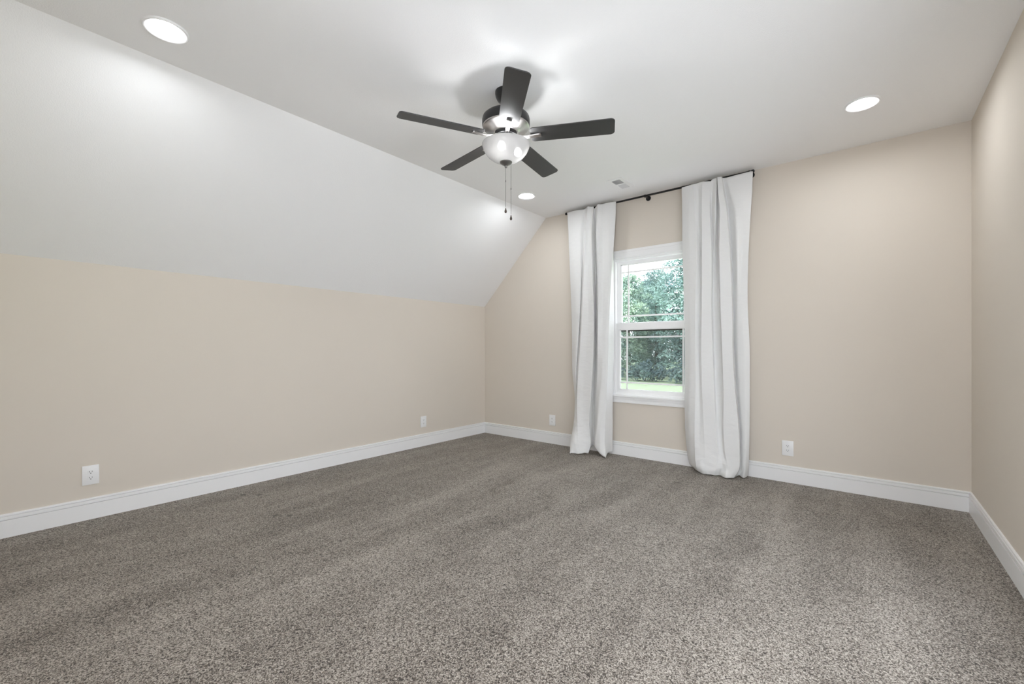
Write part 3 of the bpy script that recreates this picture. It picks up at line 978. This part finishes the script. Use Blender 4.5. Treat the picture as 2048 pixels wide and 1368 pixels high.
def make_tree(h, wd, m, seed, per=120, size=0.135):
    rg = random.Random(seed)
    lobes = []
    z0 = h * 0.03
    n = int(50 + h * 4)
    for i in range(n):
        f = (i + 0.5) / n
        prof = 1.0 if f < 0.72 else math.sqrt(max(0.05, 1 - ((f - 0.72) / 0.32) ** 2))
        a = i * 2.39996 + rg.random() * 1.5
        r = 0.70 + 0.75 * rg.random() ** 1.5
        rr = max(0.0, wd * 0.5 * prof - r * 0.7) * math.sqrt(rg.random()) * (0.8 + 0.35 * rg.random())
        lobes.append(((rr * math.cos(a), rr * math.sin(a), z0 + r * 0.6 + (h - z0 - r * 1.4) * f), r))
    return leaf_mesh('crown', lobes, per, size, m, seed)


def trunk(parent, h):
    MB().tube([(0, 0, -0.2), (0.05, 0, h * 0.25), (-0.1, 0.1, h * 0.5), (0, 0, h * 0.8)], [0.28, 0.22, 0.15, 0.05], 10).build('trunk', M_BARK, parent)


def link_mesh(name, me, parent):
    o = bpy.data.objects.new(name, me)
    COL.objects.link(o)
    o.parent = parent
    return o


CROWNS = [make_tree(15.6, 6.0, LEAF[1], 3), make_tree(15.4, 6.0, LEAF[0], 5), make_tree(17.8, 6.8, LEAF[0], 9)]
HT = [15.6, 15.4, 17.8]
TREES = [  # x, y, crown, turn, scale, label
    (-26.1, 58.5, 0, 0.0, 0.95, 'yellowish green tree in the left half of the window view'),
    (-18.3, 58.5, 1, 3.14, 1.10, 'tall bluish green tree in the right half of the window view'),
    (-25.0, 66.0, 2, 0.0, 0.93, 'back-row tree showing between the two front trees in the window'),
    (-33.2, 66.0, 2, 3.14, 0.90, 'back-row tree showing at the top left corner of the window'),
]
for (x, y, k, rz, s, lab) in TREES:
    t = thing('leafy_tree', lab, 'tree', (x, y, GZ), rz, 'trees of the wood edge')
    t.scale = (1.22 * s, 1.1 * s, s)
    link_mesh('crown', CROWNS[k], t)
    trunk(t, HT[k])
for i, (x, y, k, rz, s) in enumerate([(-33.7, 58.5, 1, 0, 0.97), (-41.2, 58.5, 0, 3.14, 0.97), (-10.4, 58.5, 0, 3.14, 0.96), (-2.9, 58.5, 1, 0, 0.97),
                                      (-41.2, 66, 2, 0, 0.88), (-16.8, 66, 2, 3.14, 0.93), (-29.6, 74.5, 2, 1.2, 0.93), (-33.0, 84, 2, 0.4, 1.0), (-24.4, 84, 2, 3.3, 1.0), (-21.0, 74.5, 2, 0, 0.97),
                                      (-8.5, 66, 2, 0, 0.93), (-0.2, 66, 2, 3.14, 0.93), (-12.4, 74.5, 2, 3.14, 0.95), (-3.8, 74.5, 2, 0, 0.95), (4.3, 58.5, 0, 0, 0.97)]):
    t = thing('leafy_tree', 'leafy green tree deeper in the wood or hidden by the curtains', 'tree', (x, y, GZ), rz, 'hidden trees of the wood')
    t.scale = (1.22 * s, 1.1 * s, s)
    link_mesh('crown', CROWNS[k], t)
    trunk(t, HT[k])


def make_shrub(seed):
    rg = random.Random(seed)
    lobes = []
    for i in range(26):
        a = rg.random() * 6.283
        r = 2.4 * math.sqrt(rg.random())
        lobes.append(((r * math.cos(a), r * math.sin(a) * 0.7, 0.3 + (2.6 - 0.7 * r) * rg.random()), 0.55 + 0.5 * rg.random()))
    return leaf_mesh('foliage', lobes, 70, 0.19, LEAF[2], seed)


SHR = [make_shrub(21), make_shrub(22)]
for i, (x, y, k, rz, s, lab) in enumerate([
        (-26.6, 52.6, 0, 0.0, 0.95, 'dark shrub at the lawn edge, leftmost in the window'),
        (-21.2, 52.4, 1, 3.1, 0.93, 'dark shrub at the lawn edge, in the middle of the window'),
        (-15.8, 52.0, 0, 3.1, 0.95, 'dark shrub at the lawn edge, beside the right curtain')]):
    t = thing('shrub', lab, 'shrub', (x, y, GZ), rz, 'shrubs at the lawn edge')
    t.scale = (s, s, s)
    link_mesh('foliage', SHR[k], t)
    MB().tube([(0, 0, -0.1), (0.05, 0, 0.8), (0.1, 0.05, 1.6)], [0.08, 0.06, 0.03], 8).build('stem', M_BARK, t)
for i, (x, y, k, rz, s) in enumerate([(-32.2, 52.6, 1, 0, 0.93), (-10.3, 52, 1, 0, 0.95), (-37.9, 52.6, 0, 0, 0.93)]):
    t = thing('shrub', 'dark shrub at the lawn edge hidden by the curtains', 'shrub', (x, y, GZ), rz, 'hidden shrubs at the lawn edge')
    t.scale = (s, s, s)
    link_mesh('foliage', SHR[k], t)
    MB().tube([(0, 0, -0.1), (0.05, 0, 0.8), (0.1, 0.05, 1.6)], [0.08, 0.06, 0.03], 8).build('stem', M_BARK, t)
